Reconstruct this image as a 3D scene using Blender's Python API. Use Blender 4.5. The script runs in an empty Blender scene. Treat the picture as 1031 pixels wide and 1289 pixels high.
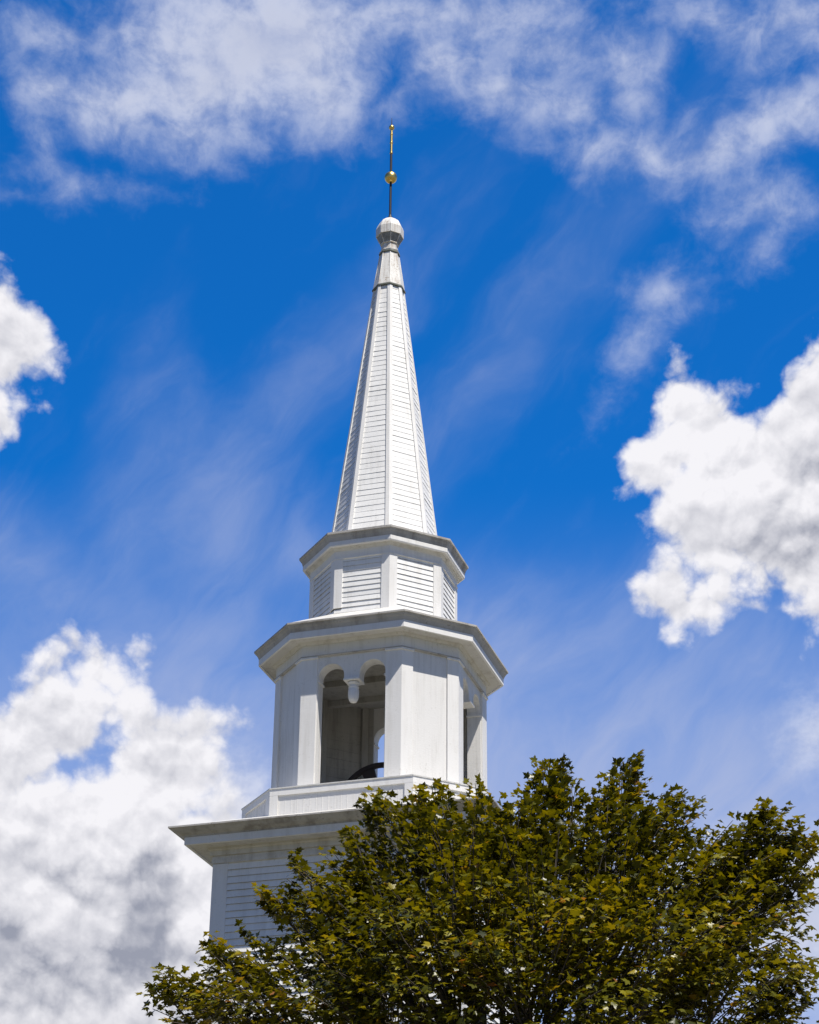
import bpy, bmesh, math, random
import numpy as np
from mathutils import Vector, Matrix
R = math.radians
random.seed(7); rng = np.random.default_rng(11)
scene = bpy.context.scene
col = scene.collection

# ------------------------------------------------------------------ camera
G = 15.005                                   # height of the belfry datum above the ground
cam = bpy.data.cameras.new('camera'); cam_o = bpy.data.objects.new('camera', cam); col.objects.link(cam_o)
scene.camera = cam_o
cam.sensor_fit = 'VERTICAL'; cam.sensor_height = 24.0; cam.sensor_width = 19.2
cam.lens = 2597.927 / 1289 * 24
cam.clip_start = 0.1; cam.clip_end = 3000
_D, _az, _yaw, _pit, _rol = 35.576, R(18.374), R(-0.765), R(27.526), R(0.636)
_ya = _az + _yaw
fwd = Vector((-math.sin(_ya) * math.cos(_pit), math.cos(_ya) * math.cos(_pit), math.sin(_pit)))
rt = fwd.cross(Vector((0, 0, 1))).normalized(); up = rt.cross(fwd)
rt2 = rt * math.cos(_rol) + up * math.sin(_rol); up2 = -rt * math.sin(_rol) + up * math.cos(_rol)
m = Matrix((rt2, up2, -fwd)).transposed().to_4x4()
m.translation = Vector((math.sin(_az) * _D, -math.cos(_az) * _D, 1.6))
cam_o.matrix_world = m

# ------------------------------------------------------------------ view, sun, sky
vs = scene.view_settings
vs.view_transform = 'Standard'; vs.look = 'None'; vs.gamma = 1; vs.use_curve_mapping = False
EXPO = 0.30
vs.exposure = EXPO
SUN_EL, SUN_AZ = R(63.0), R(127.5)           # azimuth from +y clockwise
to_sun = Vector((math.sin(SUN_AZ) * math.cos(SUN_EL), math.cos(SUN_AZ) * math.cos(SUN_EL), math.sin(SUN_EL)))
sun = bpy.data.lights.new('sun', 'SUN'); sun.energy = 5.0; sun.angle = R(0.53); sun.color = (1.0, 0.95, 0.87)
sun_o = bpy.data.objects.new('sun', sun); col.objects.link(sun_o)
sun_o.rotation_euler = (-to_sun).to_track_quat('-Z', 'Y').to_euler(); sun_o.location = (30, -30, 60)

world = bpy.data.worlds.new('World'); scene.world = world; world.use_nodes = True
wt = world.node_tree; wt.nodes.clear()
SKY_STRENGTH = 0.1
KSKY = 2 ** -EXPO / SKY_STRENGTH

class NT:
    """tiny helper to write node maths"""
    def __init__(s, t): s.t = t
    def node(s, kind, **kw):
        n = s.t.nodes.new(kind)
        for k, v in kw.items(): setattr(n, k, v)
        return n
    def put(s, sock, v):
        if isinstance(v, bpy.types.NodeSocket): s.t.links.new(v, sock)
        elif v is not None: sock.default_value = v
    def math(s, op, a, b=None, c=None, clamp=False):
        n = s.node('ShaderNodeMath', operation=op, use_clamp=clamp)
        for i, v in enumerate((a, b, c)):
            if v is not None: s.put(n.inputs[i], v)
        return n.outputs[0]
    def vmath(s, op, a, b=None, scale=None):
        n = s.node('ShaderNodeVectorMath', operation=op)
        s.put(n.inputs[0], a)
        if b is not None: s.put(n.inputs[1], b)
        if scale is not None: s.put(n.inputs['Scale'], scale)
        return n.outputs['Value'] if op in ('LENGTH', 'DOT_PRODUCT') else n.outputs[0]
    def noise(s, v, scale, detail=6, rough=0.55, dist=0.0, lac=2.0, color=False):
        n = s.node('ShaderNodeTexNoise')
        s.put(n.inputs['Vector'], v); n.inputs['Scale'].default_value = scale
        n.inputs['Detail'].default_value = detail; n.inputs['Roughness'].default_value = rough
        n.inputs['Lacunarity'].default_value = lac; n.inputs['Distortion'].default_value = dist
        return n.outputs['Color' if color else 'Fac']
    def voronoi(s, v, scale, detail=4, rough=0.5, lac=2.2):
        n = s.node('ShaderNodeTexVoronoi', voronoi_dimensions='2D', feature='F1')
        s.put(n.inputs['Vector'], v); n.inputs['Scale'].default_value = scale
        n.inputs['Detail'].default_value = detail; n.inputs['Roughness'].default_value = rough
        n.inputs['Lacunarity'].default_value = lac
        return n.outputs['Distance']
    def ramp(s, v, a, b, lo=0.0, hi=1.0, smooth=True):
        n = s.node('ShaderNodeMapRange', interpolation_type='SMOOTHSTEP' if smooth else 'LINEAR')
        s.put(n.inputs['Value'], v)
        n.inputs['From Min'].default_value = a; n.inputs['From Max'].default_value = b
        n.inputs['To Min'].default_value = lo; n.inputs['To Max'].default_value = hi
        return n.outputs['Result']
    def mix(s, f, a, b):
        n = s.node('ShaderNodeMix', data_type='RGBA'); s.put(n.inputs[0], f)
        for k, v in ((6, a), (7, b)):
            if isinstance(v, tuple): v = (v[0], v[1], v[2], 1.0)
            s.put(n.inputs[k], v)
        return n.outputs[2]
    def mul(s, a, b):
        n = s.node('ShaderNodeMix', data_type='RGBA', blend_type='MULTIPLY'); n.inputs[0].default_value = 1.0
        for k, v in ((6, a), (7, b)):
            if isinstance(v, tuple): v = (v[0], v[1], v[2], 1.0)
            s.put(n.inputs[k], v)
        return n.outputs[2]
    def mapping(s, v, loc=(0, 0, 0), rot=(0, 0, 0), scale=(1, 1, 1), kind='POINT'):
        n = s.node('ShaderNodeMapping', vector_type=kind); s.put(n.inputs[0], v)
        n.inputs['Location'].default_value = loc; n.inputs['Rotation'].default_value = rot
        n.inputs['Scale'].default_value = scale
        return n.outputs[0]

# cloud banks of this sky: azimuth offset from north-north-west, elevation, half sizes, tilt (all in degrees)
CUM = [(9.7, 27.95, 2.76, 2.1, 5.4),(10.97, 29.24, 1.5, 1.72, -5.6),(11.63, 30.36, 1.01, 1.37, -6.2),(8.29, 29.25, 1.5, 1.21, -4.1),(7.34, 30.19, 0.57, 0.75, -3.7),(6.93, 28.66, 0.93, 0.97, -3.2),(7.55, 27.45, 1.1, 1.21, -3.4),(8.21, 26.32, 1.46, 1.21, -3.5),(7.61, 25.26, 0.97, 0.93, -3.0),(10.26, 26.18, 2.1, 1.54, -4.5),(11.64, 26.92, 1.98, 2.76, -5.4),(10.84, 24.84, 1.01, 0.66, -4.5),(9.08, 25.7, 1.1, 0.75, -3.8),(-11.18, 32.13, 0.62, 0.75, 7.6),(-10.63, 31.77, 0.84, 0.79, 7.1),(-11.27, 31.05, 0.79, 1.19, 7.3),(-11.27, 29.21, 0.22, 0.26, 6.9),(-10.07, 32.14, 0.4, 0.49, 6.9),(-8.55, 22.73, 1.19, 0.93, 4.2),(-9.0, 21.64, 1.68, 1.15, 19.2),(-10.25, 20.57, 1.85, 1.46, 4.5),(-11.28, 19.64, 1.65, 1.76, 4.7),(-6.5, 20.93, 0.93, 0.79, 3.1),(-5.85, 21.33, 0.53, 0.35, 2.9),(-6.79, 19.84, 1.46, 1.41, 3.0),(-8.49, 19.1, 2.32, 1.15, 3.5),(-9.52, 18.07, 2.54, 1.65, 3.7),(-7.18, 18.21, 1.98, 1.76, 3.0),(-8.39, 16.24, 3.97, 2.65, 3.1),(-9.14, 14.12, 4.41, 2.87, 2.9),(-5.62, 16.37, 1.32, 2.65, 2.2),(-5.41, 18.17, 1.1, 1.37, 2.4),(-4.77, 16.83, 1.1, 2.21, 2.0),(-5.34, 14.28, 2.43, 1.98, 2.0)]
CUM_GAPS = [(-9.38, 19.96, 0.62, 0.18, 29.0),(-7.86, 21.0, 0.35, 0.22, -36.4),(9.51, 24.89, 0.97, 0.31, -13.8),(9.33, 30.84, 0.79, 0.84, -20.0)]
STRATUS = [(-5.85, 39.27, 3.31, 1.87, 5.3),(-3.92, 40.26, 3.75, 1.98, 3.8),(-7.79, 38.43, 2.1, 1.28, 6.7),(-5.87, 37.69, 1.76, 0.79, 5.1),(-9.67, 39.59, 1.01, 0.53, -1.6),(-9.87, 38.32, 0.79, 0.75, 8.3),(-9.98, 37.0, 0.18, 0.44, 8.0),(-2.63, 39.08, 1.98, 1.37, 2.7),(0.6, 39.79, 1.54, 0.88, 0.0),(2.55, 39.13, 1.54, 0.75, -1.5),(3.6, 40.15, 1.32, 0.66, -2.5),(4.18, 38.55, 1.32, 0.57, -2.8),(-0.06, 41.04, 2.65, 0.75, 0.6),(1.66, 41.04, 2.65, 0.75, -0.9),(6.7, 37.01, 1.76, 0.53, -9.5),(8.19, 37.09, 1.32, 0.75, 9.4),(9.45, 37.59, 1.54, 0.79, 18.3),(10.59, 37.96, 1.01, 0.75, -7.7),(9.42, 35.6, 0.97, 0.66, -6.2),(8.58, 35.13, 0.4, 0.24, -5.5),(10.07, 35.21, 0.71, 0.49, -6.5),(9.52, 34.53, 0.35, 0.4, -6.0),(10.17, 40.28, 1.46, 0.62, -8.0),(8.05, 40.64, 1.24, 0.35, -26.3),(5.98, 39.49, 0.79, 1.1, -4.4),(5.07, 37.44, 0.66, 0.44, -3.3),(9.34, 39.98, 0.79, 0.4, -32.2),(6.97, 33.35, 0.57, 0.33, -4.0),(6.43, 32.48, 0.2, 0.66, -28.5),(-9.74, 35.77, 0.4, 0.07, 7.5),(11.53, 21.14, 1.32, 1.1, -3.9),(-4.84, 19.61, 1.54, 1.1, 2.3),(10.28, 16.35, 3.31, 2.21, -2.4),(7.76, 17.71, 1.32, 0.88, -1.9)]
STRATUS_GAPS = [(-10.91, 35.82, 1.54, 0.57, 8.4),(-0.69, 39.46, 0.57, 0.93, -18.9),(-4.79, 36.93, 0.66, 0.44, 4.1),(-3.38, 37.34, 0.49, 0.57, 3.1),(6.41, 40.39, 0.49, 0.71, -4.9),(7.49, 38.84, 1.19, 0.49, -5.5),(-8.83, 39.3, 0.66, 0.35, 7.7),(0.85, 37.67, 1.32, 0.44, -0.1)]
BELLIES = [(-7.78, 17.12, 1.32, 0.57, 13.0),(-7.2, 15.67, 1.06, 1.76, 2.6),(-8.51, 14.15, 1.98, 0.66, 2.8),(-10.69, 15.07, 0.97, 1.19, 3.5),(-9.29, 17.5, 0.66, 0.26, 3.5),(-6.54, 16.97, 0.4, 0.88, 2.6),(10.68, 26.47, 1.54, 0.88, -4.8),(9.84, 25.13, 1.1, 0.35, -4.0),(11.41, 28.23, 0.66, 0.44, -5.6),(-5.77, 14.48, 0.44, 1.1, 2.1)]
TOPS = [(-7.85, 19.03, 2.43, 1.01, 3.3),(-5.52, 17.44, 0.79, 1.98, 2.3),(-9.66, 16.38, 0.66, 0.57, 3.5),(-8.59, 22.64, 1.1, 0.66, 4.2),(7.31, 29.21, 1.1, 1.32, -3.5),(8.4, 28.7, 1.54, 1.1, -4.0)]
VEIL = [(-7.58, 26.19, 0.88, 3.31, -7.7),(-5.41, 27.21, 1.98, 2.65, -16.6),(-10.59, 25.45, 2.1, 0.88, -22.4),(-8.42, 24.49, 2.54, 0.97, -17.6),(-5.79, 23.8, 2.87, 1.06, -8.9),(-4.33, 29.25, 1.98, 0.31, 55.0),(-3.46, 29.95, 1.32, 0.18, 52.6),(1.82, 30.71, 2.43, 0.26, 51.5),(-2.98, 26.45, 1.32, 1.1, 2.1),(3.0, 23.0, 3.09, 2.21, -20.7),(5.4, 24.05, 2.65, 0.88, 38.2),(4.1, 20.16, 4.85, 2.43, -0.9),(8.43, 20.68, 4.19, 2.43, -2.6),(-5.76, 22.16, 2.87, 1.54, 2.9),(-3.98, 20.07, 2.21, 1.98, 2.0),(9.73, 23.19, 2.21, 1.1, -3.6)]

def field_group(name, banks, gaps=(), soft=0.3):
    """signed distance (degrees, positive inside) to a union of elliptical cloud banks"""
    g = bpy.data.node_groups.new(name, 'ShaderNodeTree')
    g.interface.new_socket('Vector', in_out='INPUT', socket_type='NodeSocketVector')
    g.interface.new_socket('Value', in_out='OUTPUT', socket_type='NodeSocketFloat')
    t = NT(g); gi = g.nodes.new('NodeGroupInput'); go = g.nodes.new('NodeGroupOutput')
    def one(b, acc):
        x, y, rx, ry, a = b
        v = gi.outputs[0]
        if acc is not None:                      # chained so that the shader holds one bank at a time
            n = t.node('ShaderNodeVectorMath', operation='MULTIPLY_ADD')
            t.put(n.inputs[0], acc); n.inputs[1].default_value = (1e-7, 0, 0); t.put(n.inputs[2], v); v = n.outputs[0]
        l = t.vmath('LENGTH', t.mapping(v, (x, y, 0), (0, 0, R(a)), (rx, ry, 1), 'TEXTURE'))
        r = min(rx, ry)
        return t.math('MULTIPLY_ADD', l, -r, r)
    acc = None
    for b in banks:
        o = one(b, acc)
        acc = o if acc is None else t.math('SMOOTH_MAX', acc, o, soft)
    for b in gaps:
        acc = t.math('SMOOTH_MIN', acc, t.math('MULTIPLY', one(b, acc), -1.0), 0.2)
    g.links.new(acc, go.inputs[0])
    return g
def field(t, g, v):
    n = t.node('ShaderNodeGroup'); n.node_tree = g; t.put(n.inputs[0], v); return n.outputs[0]

w = NT(wt)
tc = w.node('ShaderNodeTexCoord')
sep = w.node('ShaderNodeSeparateXYZ'); w.put(sep.inputs[0], tc.outputs['Generated'])
el = w.math('ARCSINE', sep.outputs[2])
# azimuth measured from the middle of this part of the sky, so the seam is behind the viewer
a0 = R(-17.6)
yy = w.math('ADD', w.math('MULTIPLY', sep.outputs[0], math.sin(a0)), w.math('MULTIPLY', sep.outputs[1], math.cos(a0)))
xx = w.math('SUBTRACT', w.math('MULTIPLY', sep.outputs[0], math.cos(a0)), w.math('MULTIPLY', sep.outputs[1], math.sin(a0)))
az = w.math('ARCTAN2', xx, yy)
X = w.math('MULTIPLY', w.math('MULTIPLY', az, w.math('COSINE', el)), 180 / math.pi)
Y = w.math('MULTIPLY', el, 180 / math.pi)
comb = w.node('ShaderNodeCombineXYZ'); w.put(comb.inputs[0], X); w.put(comb.inputs[1], Y)
P = comb.outputs[0]

sky = w.node('ShaderNodeTexSky', sky_type='NISHITA'); sky.sun_disc = False
sky.sun_elevation = SUN_EL; sky.sun_rotation = SUN_AZ; sky.air_density = 1.0; sky.dust_density = 0.3; sky.ozone_density = 3.0
blue = w.mul(sky.outputs[0], SKY_TINT := tuple(KSKY / 10 * v for v in (0.06, 0.88, 1.76)))
# unseen sky outside this quarter is dimmed and re-tinted to cut fill light
away = w.ramp(w.math('ABSOLUTE', az), 0.5, 1.5)
blue = w.mul(blue, w.mix(away, (1.0, 1.0, 1.0), (3.5, 0.47, 0.42)))

def centred(fac, amp): return w.math('MULTIPLY_ADD', fac, amp, -0.5 * amp)
def warp(p, scale, amp, detail=3):
    c = w.noise(p, scale, detail, 0.5, color=True)
    return w.vmath('ADD', p, w.vmath('SCALE', w.vmath('SUBTRACT', c, (0.5, 0.5, 0.5)), scale=amp))

# thin high veil, drawn out in streaks, growing towards the horizon
fv = field_group('veil_banks', VEIL, soft=0.8)
pv = warp(P, 0.25, 2.0)
streak = w.noise(w.mapping(pv, rot=(0, 0, R(52)), scale=(4.5, 1.5, 1), kind='TEXTURE'), 1.0, 6, 0.58, 0.4)
veil_d = w.math('ADD', field(w, fv, pv), centred(streak, 1.6))
veil = w.math('MULTIPLY', w.ramp(veil_d, -1.6, 2.0), w.ramp(streak, 0.2, 0.75, 0.24, 0.44))
haze_low = w.math('MULTIPLY', w.ramp(Y, 28.5, 15.0), w.ramp(streak, 0.2, 0.75, 0.60, 0.92))
haze_low = w.math('MULTIPLY', haze_low, w.math('MULTIPLY_ADD', away, -0.85, 1.0))  # haze thinned out of view as well, to lower the fill light
veil = w.math('SUBTRACT', 1.0, w.math('MULTIPLY', w.math('SUBTRACT', 1.0, veil), w.math('SUBTRACT', 1.0, haze_low)))
veil = w.math('ADD', veil, w.math('MULTIPLY', w.ramp(streak, 0.5, 0.8), 0.03))
c = w.mix(veil, blue, tuple(KSKY * v for v in (0.46, 0.52, 0.735)))

# soft layer cloud
fs = field_group('layer_cloud_banks', STRATUS, STRATUS_GAPS, soft=0.35)
ps = warp(P, 0.6, 0.9, 4)
ns = w.noise(ps, 0.7, 10, 0.60, 0.25)
nc = w.noise(P, 1.6, 12, 0.62, 0.1)
ds = w.math('ADD', w.math('ADD', field(w, fs, ps), centred(ns, 1.8)), centred(nc, 0.55))
a_s = w.math('MULTIPLY', w.ramp(ds, -0.8, 1.9), w.ramp(ns, 0.25, 0.6, 0.84, 0.94))
edge_s = w.math('MULTIPLY', w.ramp(ds, 2.0, 0.5), w.ramp(w.math('MULTIPLY', w.math('ADD', nc, ns), 0.5), 0.36, 0.60))
cs = w.mix(edge_s, tuple(KSKY * v for v in (0.56, 0.60, 0.75)), tuple(KSKY * v for v in (0.82, 0.84, 0.93)))
c = w.mix(a_s, c, cs)

# heaped cloud
fc = field_group('heap_cloud_banks', CUM, CUM_GAPS, soft=0.4)
def billow(p):                                   # rounded heads on rounded heads
    q = warp(p, 1.0, 0.6, 5)
    return w.math('MULTIPLY_ADD', w.voronoi(q, 0.60, 5, 0.43), -1.0, 0.9)
pc = warp(P, 0.8, 0.6, 4)
h0 = billow(P); h1 = billow(w.vmath('ADD', P, (-0.10, 0.32, 0)))
dc = w.math('ADD', field(w, fc, pc), w.math('MULTIPLY_ADD', h0, 1.10, -0.02))
dc = w.math('ADD', dc, centred(nc, 0.55))
a_c = w.ramp(dc, -0.28, 0.46)
nb = w.noise(w.vmath('ADD', P, (3.1, 7.7, 0)), 0.6, 10, 0.6, 0.3)
n_lit = w.math('SUBTRACT', h0, h1)
lit = w.math('ADD', w.math('MULTIPLY', n_lit, 0.72), w.ramp(Y, 16.0, 20.0, 0.64, 0.75))
lit = w.math('ADD', lit, w.math('ADD', centred(nb, 0.13), centred(nc, 0.05)))
# thin rims pass more light
lit = w.math('ADD', lit, w.ramp(dc, 1.0, 0.0, 0.0, 0.10))
fg = field_group('cloud_bellies', BELLIES, soft=0.3)
bel = w.ramp(w.math('ADD', field(w, fg, warp(P, 0.6, 1.2, 4)), w.math('ADD', centred(nb, 1.0), w.math('MULTIPLY_ADD', h0, -0.7, -0.1))), -0.42, 0.55)
lit = w.math('SUBTRACT', lit, w.math('MULTIPLY', bel, 0.50))
ft = field_group('cloud_tops', TOPS, soft=0.3)
top = w.ramp(w.math('ADD', field(w, ft, warp(P, 0.6, 1.0, 4)), centred(nb, 1.4)), -0.6, 0.7)
lit = w.math('ADD', lit, w.math('MULTIPLY', top, 0.26), clamp=True)
cc = w.mix(lit, tuple(KSKY * v for v in (0.32, 0.34, 0.42)), tuple(KSKY * v for v in (0.92, 0.91, 0.95)))
c = w.mix(a_c, c, cc)

bg = w.node('ShaderNodeBackground'); w.put(bg.inputs['Color'], c); bg.inputs['Strength'].default_value = SKY_STRENGTH
out = w.node('ShaderNodeOutputWorld'); w.put(out.inputs[0], bg.outputs[0])
world.cycles.sampling_method = 'MANUAL'; world.cycles.sample_map_resolution = 512

# ------------------------------------------------------------------ materials
def material(name):
    mt = bpy.data.materials.new(name); mt.use_nodes = True
    t = NT(mt.node_tree); b = mt.node_tree.nodes['Principled BSDF']
    return mt, t, b
def coords(t): return t.node('ShaderNodeTexCoord').outputs['Object']
def paint(name, base, dirt, amount=0.35, streak=1.0, rough=0.55, bump=0.25, wood=False):
    mt, t, b = material(name); p = coords(t)
    big = t.noise(p, 0.9, 5, 0.6)
    run = t.noise(t.mapping(p, scale=(9 * streak, 9 * streak, 0.7)), 1.0, 5, 0.65)
    fine = t.noise(p, 26, 4, 0.6)
    f = t.ramp(t.math('ADD', t.math('MULTIPLY', run, 0.6), t.math('MULTIPLY', big, 0.4)), 0.45, 0.66, 0.0, amount)
    f2 = t.ramp(t.math('ADD', t.math('MULTIPLY', fine, 0.65), t.math('MULTIPLY', t.noise(p, 2.3, 4, 0.6), 0.35)), 0.56, 0.68, 0.0, amount * 1.1)
    c_ = t.mix(f, base, dirt)
    c_ = t.mix(f2, c_, dirt)
    t.put(b.inputs['Base Color'], c_); b.inputs['Roughness'].default_value = rough
    b.inputs['Specular IOR Level'].default_value = 0.3
    bp = t.node('ShaderNodeBump'); bp.inputs['Strength'].default_value = bump; bp.inputs['Distance'].default_value = 0.01
    t.put(bp.inputs['Height'], t.noise(t.mapping(p, scale=(1, 1, 6)), 14, 5, 0.6)); t.put(b.inputs['Normal'], bp.outputs[0])
    return mt
M = {}
M['clap'] = paint('clapboard_paint', (0.84, 0.83, 0.80), (0.46, 0.44, 0.40), 0.30)
M['butt'] = paint('shaded_board_edge', (0.30, 0.29, 0.275), (0.12, 0.11, 0.10), 0.8, 1.0, 0.85)  # painted dark for the shade under each lap
M['trim'] = paint('trim_paint', (0.80, 0.785, 0.755), (0.50, 0.47, 0.41), 0.28)
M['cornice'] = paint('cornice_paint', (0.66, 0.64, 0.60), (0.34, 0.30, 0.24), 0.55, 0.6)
M['crown'] = paint('weathered_shade_paint', (0.46, 0.44, 0.41), (0.17, 0.15, 0.125), 0.65, 0.5, 0.75)  # weathered crowns; also the painted shadow line of the frieze moulding
M['board'] = paint('panel_paint', (0.76, 0.745, 0.715), (0.46, 0.44, 0.39), 0.42, 1.6)
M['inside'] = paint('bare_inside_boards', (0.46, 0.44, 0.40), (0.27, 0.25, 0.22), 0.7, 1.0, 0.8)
M['roof'] = paint('roof_metal', (0.62, 0.61, 0.58), (0.38, 0.35, 0.30), 0.5, 0.7, 0.5)
M['flash'] = paint('cap_metal', (0.76, 0.745, 0.70), (0.30, 0.22, 0.15), 0.75, 2.5, 0.45)
M['lead'] = paint('lead_edge', (0.16, 0.17, 0.14), (0.07, 0.07, 0.06), 0.6, 1.0, 0.6)
M['grey_sheet'] = paint('dark_grey_sheet', (0.30, 0.31, 0.31), (0.15, 0.145, 0.14), 0.7, 2.0, 0.5)  # darker grey for the flared underside of the cap head
M['rot'] = paint('rotten_wood', (0.09, 0.075, 0.05), (0.03, 0.025, 0.02), 0.6, 1.0, 0.9)
mt, t, b = material('gold_leaf'); M['gold'] = mt
t.put(b.inputs['Base Color'], t.mix(t.noise(coords(t), 18, 4), (0.85, 0.55, 0.14), (0.95, 0.70, 0.25)))
b.inputs['Metallic'].default_value = 1.0; b.inputs['Roughness'].default_value = 0.32
mt, t, b = material('black_iron'); M['iron'] = mt
t.put(b.inputs['Base Color'], t.mix(t.noise(coords(t), 20, 4), (0.006, 0.006, 0.007), (0.016, 0.013, 0.011)))
b.inputs['Roughness'].default_value = 0.55
mt, t, b = material('bell_bronze'); M['bronze'] = mt
t.put(b.inputs['Base Color'], t.mix(t.noise(coords(t), 6, 5), (0.09, 0.065, 0.035), (0.05, 0.06, 0.045)))
b.inputs['Metallic'].default_value = 0.8; b.inputs['Roughness'].default_value = 0.5
mt, t, b = material('wheel_wood'); M['wheel'] = mt
t.put(b.inputs['Base Color'], t.mix(t.noise(coords(t), 9, 5), (0.022, 0.016, 0.014), (0.05, 0.035, 0.03)))
b.inputs['Roughness'].default_value = 0.7
mt, t, b = material('dry_lawn'); M['ground'] = mt
p = coords(t)
t.put(b.inputs['Base Color'], t.mix(t.ramp(t.noise(p, 0.12, 8, 0.6), 0.35, 0.65), (0.08, 0.08, 0.04), (0.15, 0.13, 0.09)))
b.inputs['Roughness'].default_value = 0.95
bp = t.node('ShaderNodeBump'); bp.inputs['Strength'].default_value = 0.5; t.put(bp.inputs['Height'], t.noise(p, 30, 4)); t.put(b.inputs['Normal'], bp.outputs[0])
mt, t, b = material('maple_bark'); M['bark'] = mt
p = coords(t)
t.put(b.inputs['Base Color'], t.mix(t.noise(t.mapping(p, scale=(6, 6, 1.2)), 3, 8, 0.65), (0.045, 0.036, 0.028), (0.13, 0.105, 0.08)))
b.inputs['Roughness'].default_value = 0.9
bp = t.node('ShaderNodeBump'); bp.inputs['Strength'].default_value = 0.8; t.put(bp.inputs['Height'], t.noise(t.mapping(p, scale=(6, 6, 1)), 4, 8, 0.65)); t.put(b.inputs['Normal'], bp.outputs[0])

# ------------------------------------------------------------------ mesh helpers
class MB:
    def __init__(s): s.v = []; s.f = []; s.edge = []
    def quadstrip(s, a, b_, closed=True):
        """skin between two rings of equal length"""
        n = len(a); o = len(s.v); s.v += [tuple(p) for p in a] + [tuple(p) for p in b_]
        for i in range(n if closed else n - 1):
            j = (i + 1) % n
            s.f.append((o + i, o + j, o + n + j, o + n + i))
    def poly(s, pts, flip=False):
        o = len(s.v); s.v += [tuple(p) for p in pts]
        k = list(range(o, o + len(pts)))
        s.f.append(tuple(reversed(k)) if flip else tuple(k))
    def rings(s, rings, cap0=True, cap1=True):
        for a, b_ in zip(rings, rings[1:]): s.quadstrip(a, b_)
        if cap0: s.poly(rings[0], True)
        if cap1: s.poly(rings[-1])
    def prism(s, plan, z0, z1):
        s.rings([[(x, y, z0) for x, y in plan], [(x, y, z1) for x, y in plan]])
    def box(s, c, ax, ay, az_):
        """c centre, ax ay az half-axis vectors"""
        c, ax, ay, az_ = map(Vector, (c, ax, ay, az_))
        lo = [c - az_ + i * ax + j * ay for i, j in ((-1, -1), (1, -1), (1, 1), (-1, 1))]
        hi = [q + 2 * az_ for q in lo]
        s.rings([lo, hi])
    def tube(s, pts, rad, n=8):
        pts = [Vector(p_) for p_ in pts]; rings = []
        for i, p_ in enumerate(pts):
            d = (pts[min(i + 1, len(pts) - 1)] - pts[max(i - 1, 0)]).normalized()
            a = d.cross(Vector((0, 0, 1)) if abs(d.z) < 0.9 else Vector((1, 0, 0))).normalized(); b_ = d.cross(a)
            r_ = rad[i] if isinstance(rad, (list, tuple)) else rad
            rings.append([p_ + r_ * (math.cos(6.2832 * k / n) * a + math.sin(6.2832 * k / n) * b_) for k in range(n)])
        s.rings(rings)
    def lathe(s, prof, c, n=24):
        """prof: (radius, z) list, c centre"""
        s.rings([[(c[0] + r_ * math.cos(6.2832 * k / n), c[1] + r_ * math.sin(6.2832 * k / n), c[2] + z) for k in range(n)] for r_, z in prof])
    def build(s, name, mat, parent=None, smooth=False, bevel=0.0):
        me = bpy.data.meshes.new(name); me.from_pydata(s.v, [], s.f); me.update()
        bm = bmesh.new(); bm.from_mesh(me); bmesh.ops.recalc_face_normals(bm, faces=bm.faces); bm.to_mesh(me); bm.free()
        me.materials.append(M[mat] if isinstance(mat, str) else mat)
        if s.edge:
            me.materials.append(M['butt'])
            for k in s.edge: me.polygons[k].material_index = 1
        if smooth: me.polygons.foreach_set('use_smooth', [True] * len(me.polygons))
        o = bpy.data.objects.new(name, me); col.objects.link(o)
        if parent: o.parent = parent
        if bevel:
            bv = o.modifiers.new('bevel', 'BEVEL'); bv.width = bevel; bv.segments = 2; bv.limit_method = 'ANGLE'
        return o
def thing(name, label, cat, loc=(0, 0, 0)):
    o = bpy.data.objects.new(name, None); col.objects.link(o); o.location = loc
    o['label'] = label; o['category'] = cat; o.empty_display_size = 0.2
    return o
def structure(o): o['kind'] = 'structure'; return o

T8 = math.tan(math.pi / 8)
def plan8(H, c):
    return [(c, -H), (H, -c), (H, c), (c, H), (-c, H), (-H, c), (-H, -c), (-c, -H)]
def plan(shape, d=0.0):
    """shape = ('oct', H, c) or ('sq', H); d = offset outwards"""
    if shape[0] == 'sq':
        H = shape[1] + d; return [(H, -H), (H, H), (-H, H), (-H, -H)]
    return plan8(shape[1] + d, shape[2] + d * (math.sqrt(2) - 1))
def reg(H): return ('oct', H, H * T8)
def ring(shape, d, z): return [(x, y, z) for x, y in plan(shape, d)]
def loft(shape, prof):
    """solid band: closed profile list of (offset, z), swept round the plan"""
    mb = MB(); rs = [ring(shape, d, z) for d, z in prof]
    for a, b_ in zip(rs, rs[1:] + rs[:1]): mb.quadstrip(a, b_)
    return mb
def corner_trim(mb, loA, loB, wa, wb, th, hiA=None, wa2=None, wb2=None):
    """L-shaped board round a corner. loA = (prev, corner, next) points at the bottom, hiA at the top; wa wb widths"""
    def sect(tri, wa, wb):
        p_, c_, n_ = (Vector(q) for q in tri)
        ua = (p_ - c_).normalized(); ub = (n_ - c_).normalized()
        upv = Vector((0, 0, 1))
        na = upv.cross(ua).normalized(); nb_ = ub.cross(upv).normalized()
        if na.dot(ub) > 0: na = -na
        if nb_.dot(ua) > 0: nb_ = -nb_
        bis = (na + nb_).normalized(); k = th / bis.dot(na)
        back = -0.012
        return [c_ + ua * wa + na * back, c_ + ua * wa + na * th, c_ + bis * k, c_ + ub * wb + nb_ * th, c_ + ub * wb + nb_ * back, c_ + bis * (back / bis.dot(na))]
    mb.rings([sect(loA, wa, wb), sect(hiA if hiA else loB, wa if wa2 is None else wa2, wb if wb2 is None else wb2)])
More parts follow.
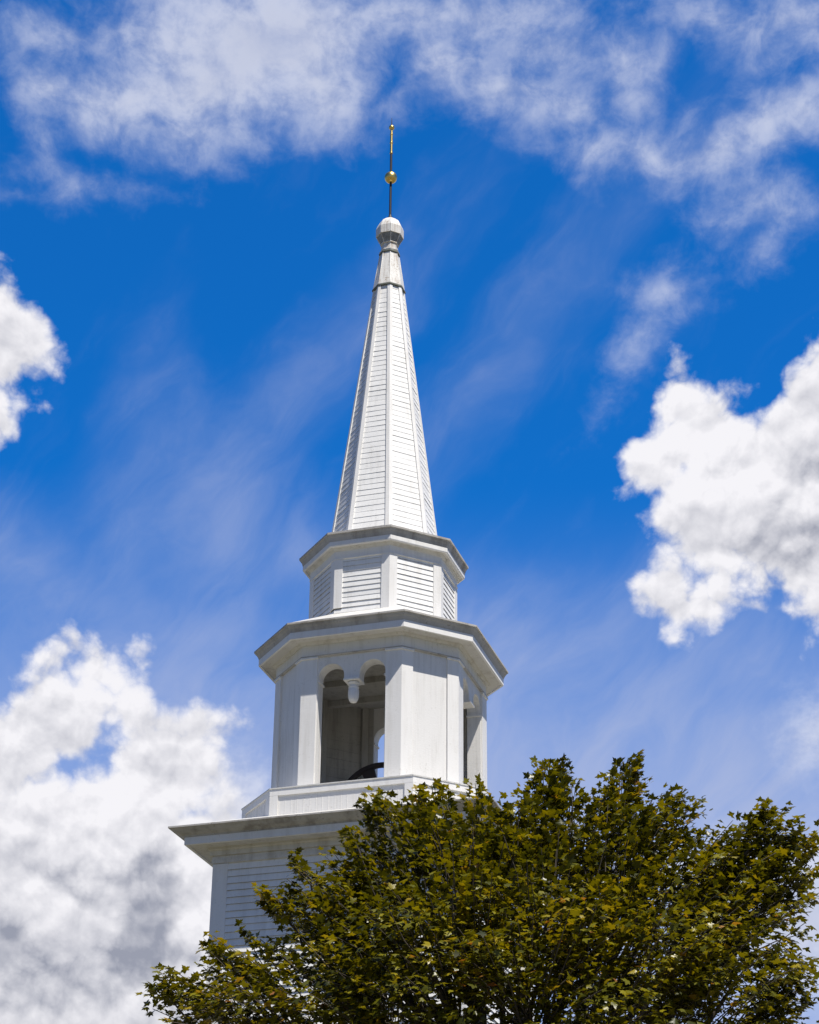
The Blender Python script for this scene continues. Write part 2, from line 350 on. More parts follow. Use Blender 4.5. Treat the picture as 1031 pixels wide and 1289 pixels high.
def clapboards(mb, bl, br, tl, tr, n, lap=0.014, jitter=0.002, inset=0.0):
    """lapped boards on the flat trapezoid bl br tr tl (outward normal from bl->br x bl->tl)"""
    bl, br, tl, tr = map(Vector, (bl, br, tl, tr))
    nv = (br - bl).cross(tl - bl).normalized()
    for i in range(n):
        t0, t1 = i / n, (i + 1) / n
        a0_, b0_ = bl.lerp(tl, t0), br.lerp(tr, t0); a1_, b1_ = bl.lerp(tl, t1), br.lerp(tr, t1)
        l0 = lap + random.uniform(-jitter, jitter); l1 = random.uniform(-jitter, jitter)
        la, lb = l0 + random.uniform(-jitter, jitter), l0 + random.uniform(-jitter, jitter)
        s_ = Vector((0, 0, random.uniform(-0.003, 0.003)))
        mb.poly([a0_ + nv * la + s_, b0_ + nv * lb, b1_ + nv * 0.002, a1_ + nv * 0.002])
        mb.edge.append(len(mb.f))                # shade line and grime under each lap put into the edge colour
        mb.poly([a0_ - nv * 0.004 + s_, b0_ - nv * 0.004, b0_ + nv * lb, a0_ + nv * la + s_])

# ------------------------------------------------------------------ the ground
gm = MB(); gm.poly([(-900, -900, 0), (900, -900, 0), (900, 900, 0), (-900, 900, 0)])
structure(gm.build('ground', 'ground'))

# ------------------------------------------------------------------ the steeple
ST = thing('church_steeple', 'tall white clapboard church steeple with open belfry and tapering octagonal spire', 'steeple', (0, 0, 0))
def up_z(mb): 
    mb.v = [(x, y, z + G) for x, y, z in mb.v]; return mb
def put(mb, name, mat, parent=ST, **k): return up_z(mb).build(name, mat, parent, **k)

# --- square tower
TW = 2.22
core = MB(); core.rings([ring(('sq', TW), -0.02, -G), ring(('sq', TW), -0.02, -2.3)])
tower = put(core, 'tower', 'clap')
cb = MB()
P4 = plan(('sq', TW))
Z0, Z1 = -G + 0.6, -2.465
for i in range(4):
    (x0, y0), (x1, y1) = P4[i], P4[(i + 1) % 4]
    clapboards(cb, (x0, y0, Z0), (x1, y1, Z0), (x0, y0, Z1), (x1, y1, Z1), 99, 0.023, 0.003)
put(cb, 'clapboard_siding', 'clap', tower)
for i in range(4):
    mb = MB(); tri = [(*P4[i - 1], 0), (*P4[i], 0), (*P4[(i + 1) % 4], 0)]
    lo = [(x, y, -G + 0.6) for x, y, _ in tri]; hi = [(x, y, -2.472) for x, y, _ in tri]
    corner_trim(mb, lo, None, 0.25, 0.25, 0.028, hi); put(mb, 'corner_board', 'trim', tower, bevel=0.004)
fz = loft(('sq', TW), [(-0.015, -2.47), (0.045, -2.46), (0.045, -2.40), (0.035, -2.395), (0.035, -2.333), (-0.015, -2.333)])
put(fz, 'frieze_board', 'cornice', tower)
water_table = loft(('sq', TW), [(-0.02, -G + 0.0), (0.12, -G + 0.0), (0.12, -G + 0.5), (0.05, -G + 0.6), (-0.02, -G + 0.6)])
put(water_table, 'water_table', 'trim', tower)
# cornice: bed mould, soffit, fascia, crown
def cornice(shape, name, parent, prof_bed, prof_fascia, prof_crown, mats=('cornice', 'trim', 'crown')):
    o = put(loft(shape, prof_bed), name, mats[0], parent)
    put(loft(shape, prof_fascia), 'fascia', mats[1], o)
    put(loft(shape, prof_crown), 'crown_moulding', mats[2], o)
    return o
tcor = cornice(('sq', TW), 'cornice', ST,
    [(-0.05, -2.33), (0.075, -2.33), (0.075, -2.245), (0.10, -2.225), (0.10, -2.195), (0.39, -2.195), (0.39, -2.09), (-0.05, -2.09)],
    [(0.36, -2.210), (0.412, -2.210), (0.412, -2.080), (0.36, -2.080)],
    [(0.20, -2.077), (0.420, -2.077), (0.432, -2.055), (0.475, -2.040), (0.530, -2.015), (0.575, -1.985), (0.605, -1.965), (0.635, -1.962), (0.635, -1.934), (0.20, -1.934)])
rf = MB(); rf.rings([ring(('sq', 2.855), -0.01, -1.931), ring(('sq', 2.05), 0, -1.62)]); put(rf, 'roof', 'roof', ST)

# --- pedestal of the belfry
PD = ('oct', 2.15, 1.298)
ped = put(loft(PD, [(-0.03, -1.72), (-0.03, -1.168), (-0.45, -1.168), (-0.45, -1.72)]), 'pedestal', 'board', ST)
sh = loft(PD, [(-0.028, -1.30), (0.0, -1.30), (0.0, -1.185), (-0.028, -1.185)]); put(sh, 'top_rail', 'trim', ped)
sh = loft(PD, [(-0.20, -1.183), (0.012, -1.183), (0.012, -1.160), (-0.42, -1.150), (-0.42, -1.183)]); put(sh, 'capping', 'roof', ped)
PP = plan(PD)
for i in range(8):
    mb = MB(); tri = [PP[i - 1], PP[i], PP[(i + 1) % 8]]
    corner_trim(mb, [(x, y, -1.75) for x, y in tri], [(x, y, -1.303) for x, y in tri], 0.13, 0.13, 0.0, None) if False else None
    p3 = [Vector((x, y, 0)) for x, y in plan(PD, -0.028)]
    tri = [p3[i - 1], p3[i], p3[(i + 1) % 8]]
    corner_trim(mb, [v + Vector((0, 0, -1.75)) for v in tri], [v + Vector((0, 0, -1.302)) for v in tri], 0.14, 0.14, 0.027)
    put(mb, 'corner_board', 'trim', ped)
# beaded vertical boards in the panels
p3 = plan(PD, -0.030)
for i in range(8):
    a = Vector((*p3[i], 0)); b_ = Vector((*p3[(i + 1) % 8], 0)); L = (b_ - a).length; u = (b_ - a) / L; nrm = Vector((u.y, -u.x, 0))
    bead = MB(); k = int((L - 0.3) / 0.11)
    for j in range(k + 1):
        q = a + u * (0.15 + j * (L - 0.3) / k)
        bead.box(q + Vector((0, 0, -1.53)), u * 0.004, nrm * 0.004, (0, 0, 0.225))
    put(bead, 'beaded_board', 'board', ped)

# --- belfry: four L-shaped piers, pierced arches between them
BH, BC = 1.755, 0.945
BO = ('oct', BH, BC)
bel_ = ST
JAMB, REC, THK = 0.631, -0.035, 0.29
def rot90(p_, k):
    x, y = p_
    for _ in range(k): x, y = -y, x
    return (x, y)
Ho, Hi = BH + REC, BH - THK
co = plan(BO, REC)[0][0]; ci = plan(BO, -THK)[0][0]
for k in range(4):
    pier = [(JAMB, -Ho), (co, -Ho), (Ho, -co), (Ho, -JAMB), (Hi, -JAMB), (Hi, -ci), (ci, -Hi), (JAMB, -Hi)]
    mb = MB(); mb.prism([rot90(p_, k) for p_ in pier], -1.72, 1.40)
    pr = put(mb, 'pier', 'board', bel_)
    for e in range(2):
        cpts = [(BC, -BH), (BH, -BC)]
        nb2 = [((-BC, -BH), (BC, -BH), (BH, -BC)), ((BC, -BH), (BH, -BC), (BH, BC))][e]
        # the trim sits on the recessed wall, 38 mm proud
        pl = plan(BO, REC); ids = [(7, 0, 1), (0, 1, 2)][e]
        tri = [rot90(pl[j], k) for j in ids]
        mb = MB(); ws = (0.285, 0.21) if e == 0 else (0.21, 0.285)
        corner_trim(mb, [(x, y, -1.165) for x, y in tri], [(x, y, 1.375) for x, y in tri], ws[0], ws[1], 0.036)
        pil = put(mb, 'pilaster', 'trim', pr, bevel=0.004)
        mb = MB(); corner_trim(mb, [(x, y, 1.372) for x, y in tri], [(x, y, 1.405) for x, y in tri], ws[0] + 0.012, ws[1] + 0.012, 0.062)
        put(mb, 'pilaster_cap', 'trim', pr)
    # bare boarding inside
    mb = MB()
    ins = [(JAMB + 0.01, -Hi + 0.004), (ci, -Hi + 0.004), (Hi - 0.004, -ci), (Hi - 0.004, -JAMB - 0.01)]
    ins = [rot90(p_, k) for p_ in ins]
    for (x0, y0), (x1, y1) in zip(ins, ins[1:]):
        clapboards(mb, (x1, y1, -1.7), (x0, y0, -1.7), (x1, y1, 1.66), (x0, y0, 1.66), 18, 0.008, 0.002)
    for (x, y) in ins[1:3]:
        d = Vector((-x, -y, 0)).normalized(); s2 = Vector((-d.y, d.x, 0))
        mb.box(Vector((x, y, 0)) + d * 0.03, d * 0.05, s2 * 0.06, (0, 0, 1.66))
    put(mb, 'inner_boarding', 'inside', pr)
ARX, ARR, ASP, ABOT = 0.386, 0.242, 1.015, 0.94
for k in range(4):
    out2 = [(JAMB, 1.40), (-JAMB, 1.40), (-JAMB, ABOT)]
    def arch(cx):
        return [(cx - ARR * math.cos(math.pi * j / 20), ASP + ARR * math.sin(math.pi * j / 20)) for j in range(21)]
    inner = MB(); 
    path = arch(-ARX) + [(-ARX + ARR, ABOT), (ARX - ARR, ABOT)] + arch(ARX)
    # front and back faces as quads between the arch line and the head, so the shape stays clean
    line = [(-JAMB, ABOT), (-ARX - ARR, ABOT)] + path + [(ARX + ARR, ABOT), (JAMB, ABOT)]
    fr = [(x, -Ho - 0.0, z) for x, z in line]; bk = [(x, -Hi, z) for x, z in line]
    topf = [(x, -Ho, 1.40) for x, z in line]; topb = [(x, -Hi, 1.40) for x, z in line]
    mb = MB(); mb.quadstrip(fr, topf, False); mb.quadstrip(bk, topb, False); mb.quadstrip(fr, bk, False); mb.quadstrip(topf, topb, False)
    mb.poly([fr[0], topf[0], topb[0], bk[0]]); mb.poly([fr[-1], topf[-1], topb[-1], bk[-1]])
    mb.v = [(*rot90((x, y), k), z) for x, y, z in mb.v]
    ah = put(mb, 'arch_panel', 'board', bel_)
    # impost ticks on the jambs
    for sx in (-1, 1):
        mb = MB(); mb.box((sx * (JAMB - 0.012), -(Ho + Hi) / 2, ABOT + 0.0), (0.014, 0, 0), (0, THK / 2 - 0.01, 0), (0, 0, 0.016))
        mb.v = [(*rot90((x, y), k), z) for x, y, z in mb.v]; put(mb, 'impost', 'trim', ah)
    # abacus and turned drop
    mb = MB(); cy_ = -Ho + 0.12
    mb.box((0, -(Ho + Hi) / 2, ABOT - 0.02), (0.15, 0, 0), (0, THK / 2 + 0.012, 0), (0, 0, 0.017))
    mb.v = [(*rot90((x, y), k), z) for x, y, z in mb.v]; put(mb, 'abacus', 'trim', ah, bevel=0.004)
    if k in (0, 2):
        mb = MB()
        mb.lathe([(0.105, ABOT - 0.04), (0.125, ABOT - 0.06), (0.125, ABOT - 0.085), (0.098, ABOT - 0.105), (0.088, ABOT - 0.125), (0.112, ABOT - 0.150), (0.108, ABOT - 0.17), (0.102, ABOT - 0.18), (0.112, ABOT - 0.21), (0.116, ABOT - 0.27), (0.112, ABOT - 0.34), (0.096, ABOT - 0.40), (0.062, ABOT - 0.445), (0.02, ABOT - 0.462)], (0, cy_, 0), 28); mb.v = [(x * 0.86, cy_ + (y - cy_) * 0.86, ABOT + (z - ABOT) * 0.95) for x, y, z in mb.v]
        mb.v = [(*rot90((x, y), k), z) for x, y, z in mb.v]; put(mb, 'pendant', 'trim', ah, smooth=True)
# frieze, ceiling and cornice
fzr = put(loft(BO, [(-THK, 1.402), (-0.030, 1.402), (-0.030, 1.44), (-0.004, 1.44), (-0.004, 1.69), (-THK, 1.69)]), 'frieze', 'board', bel_)
put(loft(BO, [(-0.028, 1.406), (0.004, 1.406), (0.020, 1.420), (0.020, 1.432), (0.004, 1.438), (-0.028, 1.438)]), 'frieze_moulding', 'crown', fzr)  # dark bead paints in the shadow line at the foot of the frieze
mb = MB(); mb.prism(plan(BO, -THK + 0.01), 1.66, 1.688); ceil = put(mb, 'ceiling', 'inside', bel_)
for yy_ in (-0.9, 0.0, 0.9):
    mb = MB(); mb.box((0, yy_, 1.60), (1.42, 0, 0), (0, 0.06, 0), (0, 0, 0.058)); put(mb, 'ceiling_joist', 'inside', ceil)
mb = MB(); mb.prism(plan(('oct', 1.70, 0.92), 0), -1.80, -1.70); put(mb, 'floor', 'inside', bel_)
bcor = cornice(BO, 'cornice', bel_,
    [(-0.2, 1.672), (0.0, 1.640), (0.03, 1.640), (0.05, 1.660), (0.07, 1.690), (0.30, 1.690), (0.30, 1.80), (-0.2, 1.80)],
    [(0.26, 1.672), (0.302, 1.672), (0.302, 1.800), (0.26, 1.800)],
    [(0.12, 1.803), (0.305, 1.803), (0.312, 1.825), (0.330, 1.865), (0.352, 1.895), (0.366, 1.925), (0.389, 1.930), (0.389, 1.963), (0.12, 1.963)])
rf = MB(); rf.rings([ring(('oct', 2.144, 1.079), -0.012, 1.966), ring(reg(1.20), 0, 2.50)]); put(rf, 'roof', 'roof', bel_)

# --- second stage
S2 = reg(1.277)
stg = MB(); stg.rings([ring(S2, -0.03, 2.40), ring(S2, -0.03, 3.72)]); stage = put(stg, 'lantern', 'clap')
Q = plan(S2)
mb = MB()
for i in range(8):
    (x0, y0), (x1, y1) = Q[i], Q[(i + 1) % 8]
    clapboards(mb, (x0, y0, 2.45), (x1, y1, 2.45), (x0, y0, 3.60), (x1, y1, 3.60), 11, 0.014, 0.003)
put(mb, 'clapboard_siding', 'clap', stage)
for i in range(8):
    tri = [Q[i - 1], Q[i], Q[(i + 1) % 8]]
    z0 = 2.55 if i == 7 else 2.43
    mb = MB(); corner_trim(mb, [(x, y, z0) for x, y in tri], [(x, y, 3.545) for x, y in tri], 0.15, 0.15, 0.026)
    cbd = put(mb, 'corner_board', 'trim', stage, bevel=0.004)
    if i == 7:
        mb = MB(); corner_trim(mb, [(x, y, 2.44) for x, y in tri], [(x, y, 2.548) for x, y in tri], 0.13, 0.145, 0.006)
        put(mb, 'rotten_end', 'rot', stage)
put(loft(S2, [(-0.02, 3.548), (0.034, 3.548), (0.034, 3.575), (0.024, 3.58), (0.024, 3.725), (-0.02, 3.725)]), 'frieze', 'trim', stage)
scor = cornice(S2, 'cornice', ST,
    [(-0.1, 3.715), (0.03, 3.715), (0.05, 3.74), (0.07, 3.765), (0.15, 3.775), (0.15, 3.89), (-0.1, 3.89)],
    [(0.12, 3.760), (0.153, 3.760), (0.160, 3.775), (0.160, 3.86), (0.12, 3.86)],
    [(0.06, 3.863), (0.163, 3.863), (0.168, 3.885), (0.180, 3.925), (0.195, 3.955), (0.206, 3.985), (0.228, 3.990), (0.228, 4.029), (0.06, 4.029)])
rf = MB(); rf.rings([ring(reg(1.505), -0.012, 4.032), ring(reg(0.93), 0, 4.16)]); put(rf, 'roof', 'roof', stage)

# --- spire
SB, SZ0, STT, SZ1 = 0.985, 4.08, 0.272, 10.27
def sp(z): return SB + (STT - SB) * (z - SZ0) / (SZ1 - SZ0)
mb = MB(); mb.rings([ring(reg(sp(4.06)), -0.03, 4.06), ring(reg(sp(10.25)), -0.03, 10.25)]); spire = put(mb, 'spire', 'clap')
A, B = plan(reg(sp(4.08))), plan(reg(sp(10.26)))
mb = MB()
for i in range(8):
    j = (i + 1) % 8
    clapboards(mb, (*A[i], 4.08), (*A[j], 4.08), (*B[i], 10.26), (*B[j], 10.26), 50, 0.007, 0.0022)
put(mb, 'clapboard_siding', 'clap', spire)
for i in range(8):
    lo = [(*A[k % 8], 4.08) for k in (i - 1, i, i + 1)]; hi = [(*B[k % 8], 10.26) for k in (i - 1, i, i + 1)]
    mb = MB(); corner_trim(mb, lo, None, 0.065, 0.065, 0.026, hi, 0.045, 0.045); put(mb, 'corner_board', 'trim', spire)

# --- metal cap
def oring(H, z): return [(x, y, z) for x, y in plan(reg(H))]
mb = MB(); mb.rings([oring(0.306, 10.25), oring(0.306, 10.275), oring(0.240, 10.70), oring(0.182, 11.14)]); cap = put(mb, 'spire_cap', 'flash')
mb = MB(); mb.rings([oring(0.304, 10.212), oring(0.322, 10.222), oring(0.322, 10.252), oring(0.308, 10.264)]); put(mb, 'drip_edge', 'lead', cap)
mb = MB(); mb.rings([oring(0.180, 11.105), oring(0.206, 11.125), oring(0.206, 11.15), oring(0.190, 11.165)]); put(mb, 'collar', 'lead', cap)
mb = MB(); mb.rings([oring(0.190, 11.160), oring(0.200, 11.19), oring(0.165, 11.22), oring(0.160, 11.36), oring(0.182, 11.37), oring(0.182, 11.39)]); put(mb, 'neck', 'flash', cap)
mb = MB(); mb.rings([oring(0.172, 11.388), oring(0.252, 11.56)]); put(mb, 'flare', 'grey_sheet', cap)
mb = MB(); mb.rings([oring(0.245, 11.562), oring(0.268, 11.565), oring(0.270, 11.76), oring(0.250, 11.83), oring(0.205, 11.93), oring(0.12, 12.02), oring(0.035, 12.065)]); put(mb, 'cap_head', 'flash', cap)
mb = MB()
pA, pB = plan(reg(0.183)), plan(reg(0.296))
for (x0, y0), (x1, y1) in zip(pB, pA):                 # standing seams on the arrises
    mb.tube([(x0, y0, 10.27), (x1, y1, 11.13)], 0.010, 6)
for (x0, y0), (x1, y1) in zip(plan(reg(0.17)), plan(reg(0.264))): mb.tube([(x0, y0, 11.39), (x1, y1, 11.58)], 0.010, 6)
put(mb, 'seam', 'flash', cap)

# --- finial
fin = put((lambda q: (q.tube([(0, 0, 12.0), (0.0, 0, 13.76)], 0.026, 10), q)[1])(MB()), 'finial_rod', 'iron')
mb = MB(); mb.lathe([(0.05, 12.03), (0.05, 12.09), (0.034, 12.13), (0.028, 12.16)], (0, 0, 0), 16); put(mb, 'socket', 'iron', fin)
mb = MB(); mb.lathe([(0.133 * math.sin(math.pi * k / 16) + 0.001, 13.13 - 0.133 * math.cos(math.pi * k / 16)) for k in range(17)], (0, 0, 0), 28); put(mb, 'gilded_ball', 'gold', fin, smooth=True)
mb = MB(); mb.lathe([(0.027, 13.755), (0.034, 13.76), (0.034, 13.80), (0.029, 13.81), (0.029, 14.02), (0.036, 14.03), (0.036, 14.06), (0.029, 14.07), (0.029, 14.25), (0.034, 14.26), (0.034, 14.28), (0.028, 14.29), (0.026, 14.42)], (0, 0, 0), 14); put(mb, 'gilded_shaft', 'gold', fin, smooth=True)
mb = MB(); mb.lathe([(0.060 * math.sin(math.pi * k / 12) + 0.001, 14.455 - 0.060 * math.cos(math.pi * k / 12)) for k in range(13)], (0, 0, 0), 20); put(mb, 'gilded_ball', 'gold', fin, smooth=True)
mb = MB(); mb.tube([(0, 0, 14.5), (0, 0, 14.60), (0, 0, 14.72)], [0.013, 0.010, 0.005], 8); put(mb, 'spike', 'iron', fin)

# ------------------------------------------------------------------ bell and wheel inside the belfry
BL = thing('church_bell', 'dark bell with a large curved wheel seen low in the open belfry arch', 'bell', (0, 0, G - 1.7))
def bput(mb, name, mat, parent=None, **k):
    mb.v = [(x, y, z + 1.7) for x, y, z in mb.v]; return mb.build(name, mat, parent or BL, **k)
WZ, WR = -0.88, 0.83
mb = MB(); n = 64
prof = [(WR - 0.075, -0.05), (WR, -0.05), (WR, -0.02), (WR - 0.02, 0.0), (WR, 0.02), (WR, 0.05), (WR - 0.075, 0.05)]
rs = [[(r_ * math.cos(6.2832 * k / n), y, WZ + r_ * math.sin(6.2832 * k / n)) for r_, y in prof] for k in range(n)]
for a, b_ in zip(rs, rs[1:] + rs[:1]): mb.quadstrip(a, b_)
mb.v = [(x, y, max(z, -1.69)) for x, y, z in mb.v]
wheel = bput(mb, 'wheel_rim', 'wheel')
for k in range(6):
    a = R(107 + 60 * k); d = Vector((math.cos(a), 0, math.sin(a))); s_ = Vector((-d.z, 0, d.x))
    mb = MB(); c0 = Vector((0, 0, WZ)) + d * 0.06; c1 = Vector((0, 0, WZ)) + d * (WR - 0.06)
    mb.rings([[c0 + s_ * 0.07 + Vector((0, -0.03, 0)), c0 - s_ * 0.07 + Vector((0, -0.03, 0)), c0 - s_ * 0.07 + Vector((0, 0.03, 0)), c0 + s_ * 0.07 + Vector((0, 0.03, 0))],
              [c1 + s_ * 0.15 + Vector((0, -0.03, 0)), c1 - s_ * 0.10 + Vector((0, -0.03, 0)), c1 - s_ * 0.10 + Vector((0, 0.03, 0)), c1 + s_ * 0.15 + Vector((0, 0.03, 0))]])
    bput(mb, 'spoke', 'wheel', wheel)
mb = MB(); mb.tube([(0, -0.2, WZ), (0, 1.1, WZ)], 0.06, 10); bput(mb, 'yoke', 'iron')
mb = MB(); mb.lathe([(0.40, -1.62), (0.42, -1.60), (0.36, -1.50), (0.29, -1.35), (0.25, -1.18), (0.23, -1.07), (0.18, -1.00), (0.06, -0.97), (0.05, -0.90)], (0, 0.55, 0), 32); bput(mb, 'bell_cup', 'bronze', smooth=True)
for y in (-0.16, 1.05):
    mb = MB()
    for sx in (-1, 1): mb.tube([(sx * 0.45, y, -1.695), (0, y, WZ - 0.04)], 0.045, 8)
    bput(mb, 'bell_frame', 'iron')


# ------------------------------------------------------------------ the maple in front of the tower
mt, t, b = material('maple_leaf'); M['leaf'] = mt
geo = t.node('ShaderNodeNewGeometry')
rnd = geo.outputs['Random Per Island']
spr = t.node('ShaderNodeAttribute', attribute_name='spray').outputs['Fac']   # leaves of one twig are alike in age
rp = t.node('ShaderNodeValToRGB'); t.put(rp.inputs[0], t.math('ADD', t.math('MULTIPLY', rnd, 0.52), t.math('MULTIPLY', spr, 0.48)))
els = rp.color_ramp.elements
for pos, c_ in ((0.0, (0.018, 0.019, 0.002)), (0.25, (0.042, 0.046, 0.003)), (0.50, (0.118, 0.116, 0.004)), (0.75, (0.235, 0.21, 0.007)), (0.92, (0.30, 0.23, 0.015)), (0.97, (0.36, 0.17, 0.05)), (1.0, (0.24, 0.08, 0.025))):
    e = els.new(pos) if pos not in (0.0, 1.0) else els[0 if pos == 0.0 else -1]
    e.color = (*c_, 1.0)
t.put(b.inputs['Base Color'], rp.outputs[0]); b.inputs['Roughness'].default_value = 0.36
b.inputs['Specular IOR Level'].default_value = 0.4
tr = t.node('ShaderNodeBsdfTranslucent'); t.put(tr.inputs[0], t.mul(rp.outputs[0], (1.5, 1.3, 0.3)))
mx = t.node('ShaderNodeMixShader'); mx.inputs[0].default_value = 0.32
t.put(mx.inputs[1], b.outputs[0]); t.put(mx.inputs[2], tr.outputs[0])
t.put(mt.node_tree.nodes['Material Output'].inputs[0], mx.outputs[0])

LOBES = [(2.29, -13.65, 7.19, 0.42, 1.3), (2.08, -13.75, 7.26, 0.14, 0.7), (2.76, -13.45, 7.55, 0.44, 1.3), (2.57, -13.53, 7.73, 0.12, 0.6), (3.09, -13.86, 6.88, 0.72, 1.0), (3.73, -13.39, 7.58, 0.69, 1.2), (3.27, -13.35, 8.24, 0.25, 0.9), (3.74, -13.28, 8.29, 0.47, 1.3), (3.41, -13.19, 8.71, 0.07, 0.5), (4.14, -13.14, 8.61, 0.44, 1.3), (4.45, -13.56, 7.91, 0.86, 1.0), (4.21, -14.07, 6.92, 0.87, 1.0), (4.05, -13.07, 8.93, 0.18, 0.8), (4.6, -13.09, 8.97, 0.56, 1.0), (5.11, -13.15, 8.91, 0.58, 1.0), (4.28, -12.99, 9.26, 0.21, 0.8), (5.43, -13.78, 8.02, 0.92, 1.0), (5.28, -14.25, 7.12, 1.02, 1.0), (5.59, -12.91, 8.9, 0.58, 1.0), (5.34, -12.66, 9.46, 0.16, 0.6), (4.86, -12.91, 9.35, 0.23, 0.8), (5.87, -12.63, 9.05, 0.59, 1.3), (6.07, -12.27, 9.62, 0.29, 1.4), (6.13, -12.25, 9.88, 0.14, 1.2), (6.51, -12.27, 9.11, 0.59, 1.4), (6.4, -13.42, 7.97, 0.97, 1.0), (6.37, -14.05, 6.98, 1.09, 1.0), (7.05, -12.36, 8.76, 0.71, 1.35), (6.93, -11.88, 9.7, 0.26, 1.3), (6.93, -11.88, 9.92, 0.12, 1.2), (6.72, -12.02, 9.43, 0.22, 1.2), (7.38, -11.9, 9.29, 0.38, 1.4), (7.42, -11.79, 9.54, 0.16, 0.7), (7.38, -12.91, 7.78, 1.06, 1.0), (7.38, -13.52, 6.88, 1.02, 1.0), (7.85, -12.02, 8.48, 0.57, 1.4), (8.35, -11.75, 8.91, 0.5, 1.6), (8.43, -11.64, 9.26, 0.22, 1.3), (7.89, -11.71, 8.96, 0.2, 0.6), (8.72, -11.5, 8.98, 0.27, 1.3), (8.84, -11.49, 8.7, 0.13, 0.6), (8.26, -12.06, 8.04, 0.7, 1.4), (8.13, -12.69, 7.2, 0.85, 1.0), (8.61, -11.92, 7.32, 0.4, 1.3), (8.58, -11.72, 8.47, 0.36, 1.4), (8.65, -11.91, 6.86, 0.48, 0.8), (4.52, -11.13, 8.79, 1.23, 0.6), (6.28, -10.48, 8.74, 1.24, 0.6), (3.51, -11.88, 8.19, 0.84, 0.5), (7.6, -10.64, 8.31, 0.84, 0.5), (5.43, -10.88, 9.27, 0.86, 0.6), (3.39, -13.41, 6.26, 0.94, 0.45), (4.99, -13.81, 5.78, 1.23, 0.45), (6.53, -13.5, 5.76, 1.22, 0.45), (7.82, -12.73, 6.0, 1.09, 0.45), (4.99, -10.79, 6.37, 1.59, 0.3), (6.73, -10.39, 6.53, 1.4, 0.3), (3.68, -11.71, 6.51, 1.19, 0.3)]                              # (x, y, z, radius, density) of the foliage masses
TR = thing('maple_tree', 'large green maple tree in front of the steeple with a few leaves turning orange', 'tree', (5.6, -12.6, 0))
base = Vector((5.6, -12.6, 0))
def local(mb): mb.v = [(x - base.x, y - base.y, z) for x, y, z in mb.v]; return mb
wood = MB()
trunk_top = Vector((5.7, -12.5, 3.4))
mb = MB(); mb.tube([base + Vector((0, 0, -0.1)), base + Vector((0.02, 0, 0.35)), base + Vector((0.05, 0.03, 1.4)), base + Vector((0.06, 0.06, 2.5)), trunk_top, Vector((5.65, -12.4, 5.2)), Vector((5.7, -12.3, 6.8))], [0.42, 0.30, 0.25, 0.235, 0.21, 0.12, 0.06], 14)
local(mb).build('trunk', 'bark', TR, smooth=True)
limbs = MB(); sprays = []
def bend(a, b_, n, sag, wob):
    pts = []
    for i in range(n + 1):
        f = i / n; q = a.lerp(b_, f); q.z += sag * math.sin(math.pi * f)
        if 0 < i < n: q += Vector(rng.normal(0, wob, 3).tolist())
        pts.append(q)
    return pts
for (lx, ly, lz, lr, lw) in LOBES:
    cpt = Vector((lx, ly, lz)); f = random.uniform(0.55, 1.0)
    root = trunk_top.lerp(Vector((5.65, -12.4, 5.2)), random.random()); root.z -= 0.3
    if lr > 0.35:
        pts = bend(root, cpt, 6, 0.35, 0.07); r0 = 0.035 + 0.05 * min(lr, 1.1)
        limbs.tube(pts, [r0 * (1 - 0.8 * i / 6) for i in range(7)], 7)
        hub = pts[4]
    else:
        hub = cpt + (trunk_top - cpt).normalized() * (lr + 0.45)
        limbs.tube(bend(hub, cpt, 3, 0.03, 0.02), [0.014, 0.011, 0.008, 0.005], 5)
    n = max(4, int(lw * (30 * lr * lr + (14 if lr > 0.36 else 26) * lr) * 1.5))
    for k in range(n):
        d = Vector(rng.normal(0, 1, 3).tolist()).normalized()
        rad = lr * (random.random() ** 0.40) * random.uniform(0.9, 1.12)
        tip = cpt + Vector((d.x * rad, d.y * rad, d.z * rad * 0.95))
        o = (tip - hub); o.z *= 0.6
        L = min(o.length, random.uniform(0.35, 0.8)) if lr > 0.3 else min(o.length, 0.3)
        st = tip - o.normalized() * L
        if lr > 0.3 and random.random() < 0.4:
            limbs.tube(bend(hub, tip, 4, 0.05, 0.03), [0.014, 0.011, 0.008, 0.006, 0.004], 5)
        else:
            limbs.tube([st, st.lerp(tip, 0.5) + Vector((0, 0, 0.02)), tip], [0.006, 0.005, 0.003], 4)
        sprays.append((st, tip, min(1.0, 0.35 + lr)))
local(limbs).build('limbs', 'bark', TR, smooth=True)

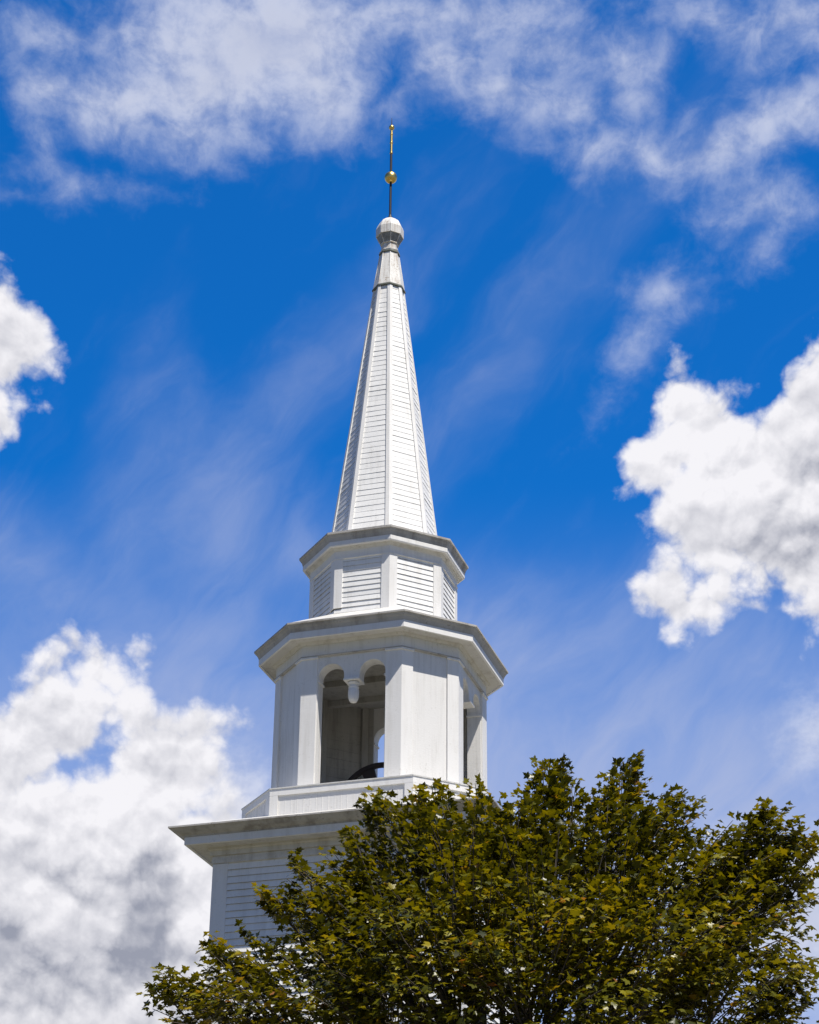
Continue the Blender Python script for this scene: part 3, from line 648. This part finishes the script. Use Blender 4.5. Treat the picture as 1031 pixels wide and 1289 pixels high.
# a five-lobed maple leaf, stalk end at the origin, 1 unit long
half = [(0.0, 0.0), (0.16, -0.08), (0.38, -0.02), (0.31, 0.14), (0.56, 0.27), (0.68, 0.46), (0.47, 0.44), (0.42, 0.52), (0.22, 0.45), (0.25, 0.66), (0.12, 0.72), (0.0, 1.0)]
outl = half + [(-x, y) for x, y in half[-2:0:-1]]
lo = np.array([(x, y, 0.0) for x, y in outl] + [(0, 0.28, 0)], float)
lo[:, 2] = -0.22 * np.abs(lo[:, 0]) - 0.20 * (lo[:, 1] - 0.3) ** 2 * np.sign(lo[:, 1] - 0.3)
NV = len(lo); ntri = NV - 1
tri = np.array([(i, (i + 1) % ntri, NV - 1) for i in range(ntri)])
frames = []; hues = []
for st, tip, wid in sprays:
    ax = (tip - st); L = ax.length; ax.normalize()
    side = ax.cross(Vector((0, 0, 1)))
    side = side.normalized() if side.length > 0.05 else Vector((1, 0, 0))
    pn = side.cross(ax).normalized()
    if pn.z < 0: pn = -pn
    away_ = tip - Vector((5.6, -12.4, 6.6)); away_.normalize()
    pn = (pn + Vector(rng.normal(0, 0.16, 3).tolist()) + Vector((0.0, 0.0, 0.35)) + 0.75 * away_).normalized()
    hue = random.random()
    nl = random.randint(19, 30) if wid > 0.7 else random.randint(14, 20)
    for i in range(nl):
        f = 0.1 + 0.95 * (i + random.random()) / nl
        sgn = 1 if i % 2 else -1
        lat = sgn * abs(random.gauss(0, 0.16)) * (1.15 - 0.7 * f) * wid
        out_d = (ax * random.uniform(0.2, 0.9) + side * sgn * random.uniform(0.3, 1.0) + Vector((0, 0, random.uniform(-0.45, 0.12))) + Vector(rng.normal(0, 0.2, 3).tolist())).normalized()
        pos = st.lerp(tip, f) + side * lat + out_d * random.uniform(0.02, 0.07) + Vector((0, 0, random.gauss(0, 0.022) - 0.25 * lat * lat))
        nrm = pn + Vector(rng.normal(0, 0.33, 3).tolist())
        yv = out_d; xv = yv.cross(nrm).normalized(); zv = xv.cross(yv)
        s_ = random.uniform(0.055, 0.108)
        frames.append((pos, xv * s_ * random.uniform(0.8, 1.05), yv * s_, zv * s_ * random.uniform(0.3, 2.4))); hues.append(hue)
Pp = np.array([f[0] for f in frames]) - np.array(base); XA = np.array([f[1] for f in frames]); YA = np.array([f[2] for f in frames]); ZA = np.array([f[3] for f in frames])
Vv = Pp[:, None, :] + lo[None, :, 0:1] * XA[:, None, :] + lo[None, :, 1:2] * YA[:, None, :] + lo[None, :, 2:3] * ZA[:, None, :]
nL = len(frames)
Ff = (tri[None] + (np.arange(nL) * NV)[:, None, None]).reshape(-1, 3)
me = bpy.data.meshes.new('crown')
me.vertices.add(nL * NV); me.vertices.foreach_set('co', Vv.reshape(-1).astype(np.float32))
me.loops.add(Ff.size); me.loops.foreach_set('vertex_index', Ff.reshape(-1).astype(np.int32))
me.polygons.add(len(Ff)); me.polygons.foreach_set('loop_start', np.arange(0, Ff.size, 3, dtype=np.int32))
me.polygons.foreach_set('use_smooth', np.ones(len(Ff), bool))
at_ = me.attributes.new('spray', 'FLOAT', 'POINT'); at_.data.foreach_set('value', np.repeat(np.array(hues, np.float32), NV))
me.update(calc_edges=True); me.validate(); me.materials.append(M['leaf'])
crown = bpy.data.objects.new('crown', me); col.objects.link(crown); crown.parent = TR
print('leaves', nL, 'sprays', len(sprays))
